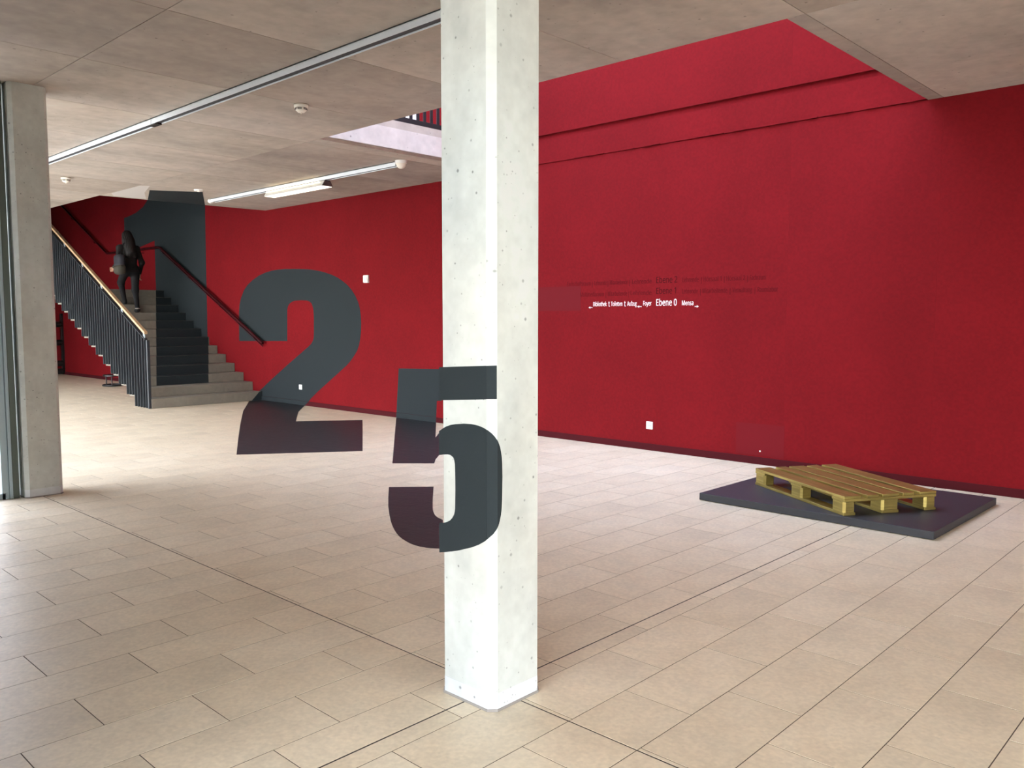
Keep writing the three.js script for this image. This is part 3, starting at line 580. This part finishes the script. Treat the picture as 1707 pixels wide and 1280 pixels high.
// ------------------------------------------------------------------ the person climbing the stairs, seen from behind
function meshField(sdf, c, half, res) { // zero surface of a distance field, in metres
  const mc = new MarchingCubes(res, new THREE.MeshStandardMaterial(), false, false, 120000);
  mc.isolation = 0; const st = 2 / res;
  for (let k = 0; k < res; k++) for (let j = 0; j < res; j++) for (let i = 0; i < res; i++)
    mc.field[i + j * res + k * res * res] = -sdf(c[0] + (-1 + i * st) * half, c[1] + (-1 + j * st) * half, c[2] + (-1 + k * st) * half);
  mc.update();
  const n = mc.count, g = new THREE.BufferGeometry(), p = mc.positionArray.slice(0, n * 3);
  for (let i = 0; i < n; i++) for (let a = 0; a < 3; a++) p[i * 3 + a] = p[i * 3 + a] * half + c[a];
  g.setAttribute('position', new THREE.BufferAttribute(p, 3));
  const m = mergeVertices(g, 1e-5); m.computeVertexNormals(); return m;
}
function capsule(a, b, ra, rb) {
  const d = [b[0] - a[0], b[1] - a[1], b[2] - a[2]], l2 = d[0] ** 2 + d[1] ** 2 + d[2] ** 2 || 1e-9;
  return (x, y, z) => { const t = Math.max(0, Math.min(1, ((x - a[0]) * d[0] + (y - a[1]) * d[1] + (z - a[2]) * d[2]) / l2)); return Math.hypot(x - a[0] - d[0] * t, y - a[1] - d[1] * t, z - a[2] - d[2] * t) - (ra + (rb - ra) * t); };
}
const ell = (c, r) => (x, y, z) => { const q = Math.hypot((x - c[0]) / r[0], (y - c[1]) / r[1], (z - c[2]) / r[2]); return (q - 1) * Math.min(...r); };
const blend = (l, k) => (x, y, z) => { let d = 1e3; for (const f of l) { const e = f(x, y, z), h = Math.max(k - Math.abs(d - e), 0) / k; d = Math.min(d, e) - h * h * k * 0.25; } return d; };
{
  const person = thing('person', 'person in dark clothes with long dark hair climbing the stairs, bag at the hip', 'person', [-16.98, 10 * STEP.rise, -6.95]);
  // local: forward is -x, left is +z; right foot on this step, left foot on the next one up
  const S = STEP.rise;
  const bones = [
    capsule([-0.05, 0.86, 0], [-0.08, 1.02, 0], 0.135, 0.12), capsule([-0.08, 1.02, -0.02], [-0.11, 1.24, -0.03], 0.12, 0.115), capsule([-0.08, 1.02, 0.02], [-0.11, 1.24, 0.03], 0.12, 0.115),
    capsule([-0.11, 1.27, -0.15], [-0.11, 1.27, 0.15], 0.07, 0.07), capsule([-0.11, 1.28, 0], [-0.14, 1.40, 0], 0.06, 0.05),
    ell([-0.16, 1.485, 0], [0.095, 0.115, 0.078]), ell([-0.245, 1.475, 0], [0.02, 0.025, 0.016]),
    capsule([-0.03, 0.84, -0.085], [-0.05, 0.45, -0.085], 0.095, 0.062), capsule([-0.05, 0.45, -0.085], [0.04, 0.09, -0.08], 0.06, 0.04), capsule([0.06, 0.045, -0.08], [-0.12, 0.035, -0.085], 0.042, 0.034),
    capsule([-0.06, 0.84, 0.085], [-0.30, 0.60, 0.09], 0.095, 0.064), capsule([-0.30, 0.60, 0.09], [-0.17, S + 0.1, 0.085], 0.06, 0.042), capsule([-0.15, S + 0.045, 0.085], [-0.33, S + 0.035, 0.09], 0.042, 0.034),
    capsule([-0.11, 1.26, -0.17], [-0.04, 1.0, -0.235], 0.058, 0.046), capsule([-0.04, 1.0, -0.235], [-0.17, 0.79, -0.235], 0.044, 0.034),
    capsule([-0.11, 1.26, 0.17], [-0.0, 1.0, 0.24], 0.058, 0.046), capsule([-0.0, 1.0, 0.24], [-0.2, 0.9, 0.25], 0.044, 0.034),
  ];
  const bodyGeo = meshField(blend(bones, 0.05), [-0.1, 0.8, 0], 0.84, 110);
  function hand(w, d, side) { // palm, four unequal bent fingers and a thumb, from the wrist w along d
    const D = new THREE.Vector3(...d).normalize(), U = new THREE.Vector3(0, 0, side), N = new THREE.Vector3().crossVectors(D, U).normalize(), V = new THREE.Vector3().crossVectors(N, D).normalize();
    const P = (a, b, c) => [w[0] + D.x * a + N.x * b + V.x * c, w[1] + D.y * a + N.y * b + V.y * c, w[2] + D.z * a + N.z * b + V.z * c];
    const l = [capsule(P(-0.03, 0, 0), P(0.03, 0, 0), 0.03, 0.026), capsule(P(0.03, 0.022, 0), P(0.08, 0.026, 0), 0.017, 0.015), capsule(P(0.03, -0.022, 0), P(0.08, -0.026, 0), 0.017, 0.014), capsule(P(0.03, 0, 0), P(0.085, 0, 0), 0.019, 0.016)];
    [[0.033, 0.042], [0.012, 0.05], [-0.011, 0.046], [-0.032, 0.036]].forEach(([o, n]) => { l.push(capsule(P(0.08, o, 0), P(0.08 + n * 0.75, o * 1.1, -0.012), 0.0095, 0.009), capsule(P(0.08 + n * 0.75, o * 1.1, -0.012), P(0.08 + n * 1.25, o * 1.1, -0.04), 0.009, 0.0085)); });
    l.push(capsule(P(0.02, 0.03, 0), P(0.05, 0.058, -0.01), 0.012, 0.0105), capsule(P(0.05, 0.058, -0.01), P(0.085, 0.06, -0.025), 0.0105, 0.009));
    return meshField(blend(l, 0.008), P(0.05, 0, -0.01), 0.13, 80);
  }
  const hr = hand([-0.17, 0.79, -0.235], [-0.35, -0.9, 0], 1), hl = hand([-0.2, 0.9, 0.25], [-0.85, -0.35, -0.1], -1);
  const all = mergeGeometries([bodyGeo, hr, hl]);
  const col = new Float32Array(all.attributes.position.count * 3), p = all.attributes.position, nb = bodyGeo.attributes.position.count, c = new THREE.Color();
  for (let i = 0; i < p.count; i++) {
    const x = p.getX(i), y = p.getY(i), z = p.getZ(i);
    if (i >= nb || (y > 1.36)) c.set('#b98d72'); else if (y > 0.8 || Math.abs(z) > 0.19) c.set('#15120f'); else if (y < 0.085 || (x < -0.1 && z > 0 && y < S + 0.085)) c.set('#1c1b1a'); else c.set('#0b0b0d');
    if (y > 0.075 && y < 0.085 && i < nb) c.set('#b5aca0');
    col.set([c.r, c.g, c.b], i * 3);
  }
  all.setAttribute('color', new THREE.BufferAttribute(col, 3));
  part('body', all, new THREE.MeshStandardMaterial({ vertexColors: true, roughness: 0.85 }), person);
  const hair = blend([ell([-0.14, 1.515, 0], [0.112, 0.112, 0.095]), capsule([-0.07, 1.45, 0], [0.03, 1.2, 0.01], 0.095, 0.085), capsule([-0.06, 1.4, 0.045], [0.03, 1.12, 0.06], 0.07, 0.05), capsule([-0.06, 1.4, -0.045], [0.02, 1.12, -0.05], 0.07, 0.05), capsule([-0.1, 1.45, 0.07], [-0.08, 1.25, 0.09], 0.04, 0.035), capsule([-0.1, 1.45, -0.07], [-0.08, 1.25, -0.09], 0.04, 0.035)], 0.04);
  part('hair', meshField((x, y, z) => hair(x, y, z) + 0.003 * Math.sin(z * 260 + y * 14), [-0.06, 1.36, 0], 0.32, 80), std('#17110d', 0.6), person, 'long dark hair');
  const eye = std('#2a1c14', 0.3);
  for (const s of [-1, 1]) { part('eye', at(new THREE.SphereGeometry(0.011, 10, 8), -0.243, 1.495, s * 0.03), eye, person); }
  part('mouth', at(new THREE.SphereGeometry(0.02, 12, 8).scale(0.3, 0.25, 1), -0.238, 1.435, 0), std('#8a4d45', 0.6), person);
  // shoulder bag on the left hip
  const bag = thing('shoulder_bag', 'grey shoulder bag with an olive lower half hanging at the climbing person\u2019s hip', 'bag', [-16.98 + 0.1, 10 * STEP.rise + 0.78, -6.95 + 0.26]);
  part('pouch', rbox(-0.15, 0.15, 0.1, 0.35, -0.07, 0.07, 0.068, 2, 5), std('#303036', 0.85), bag);
  part('lower_panel', rbox(-0.165, 0.165, -0.04, 0.16, -0.075, 0.075, 0.07, 2, 5), std('#423e33', 0.85), bag, 'olive lower half');
  part('strap', tube([[0.1, 0.3, 0.02], [0.02, 0.52, -0.06], [-0.12, 0.6, -0.16], [-0.3, 0.5, -0.14], [-0.17, 0.28, 0]], 0.012, 40, 8, 0.09), M.black, bag);
}
scene.traverse((o) => { if (o.isMesh) { o.castShadow = true; o.receiveShadow = true; } });
renderer.render(scene, camera);
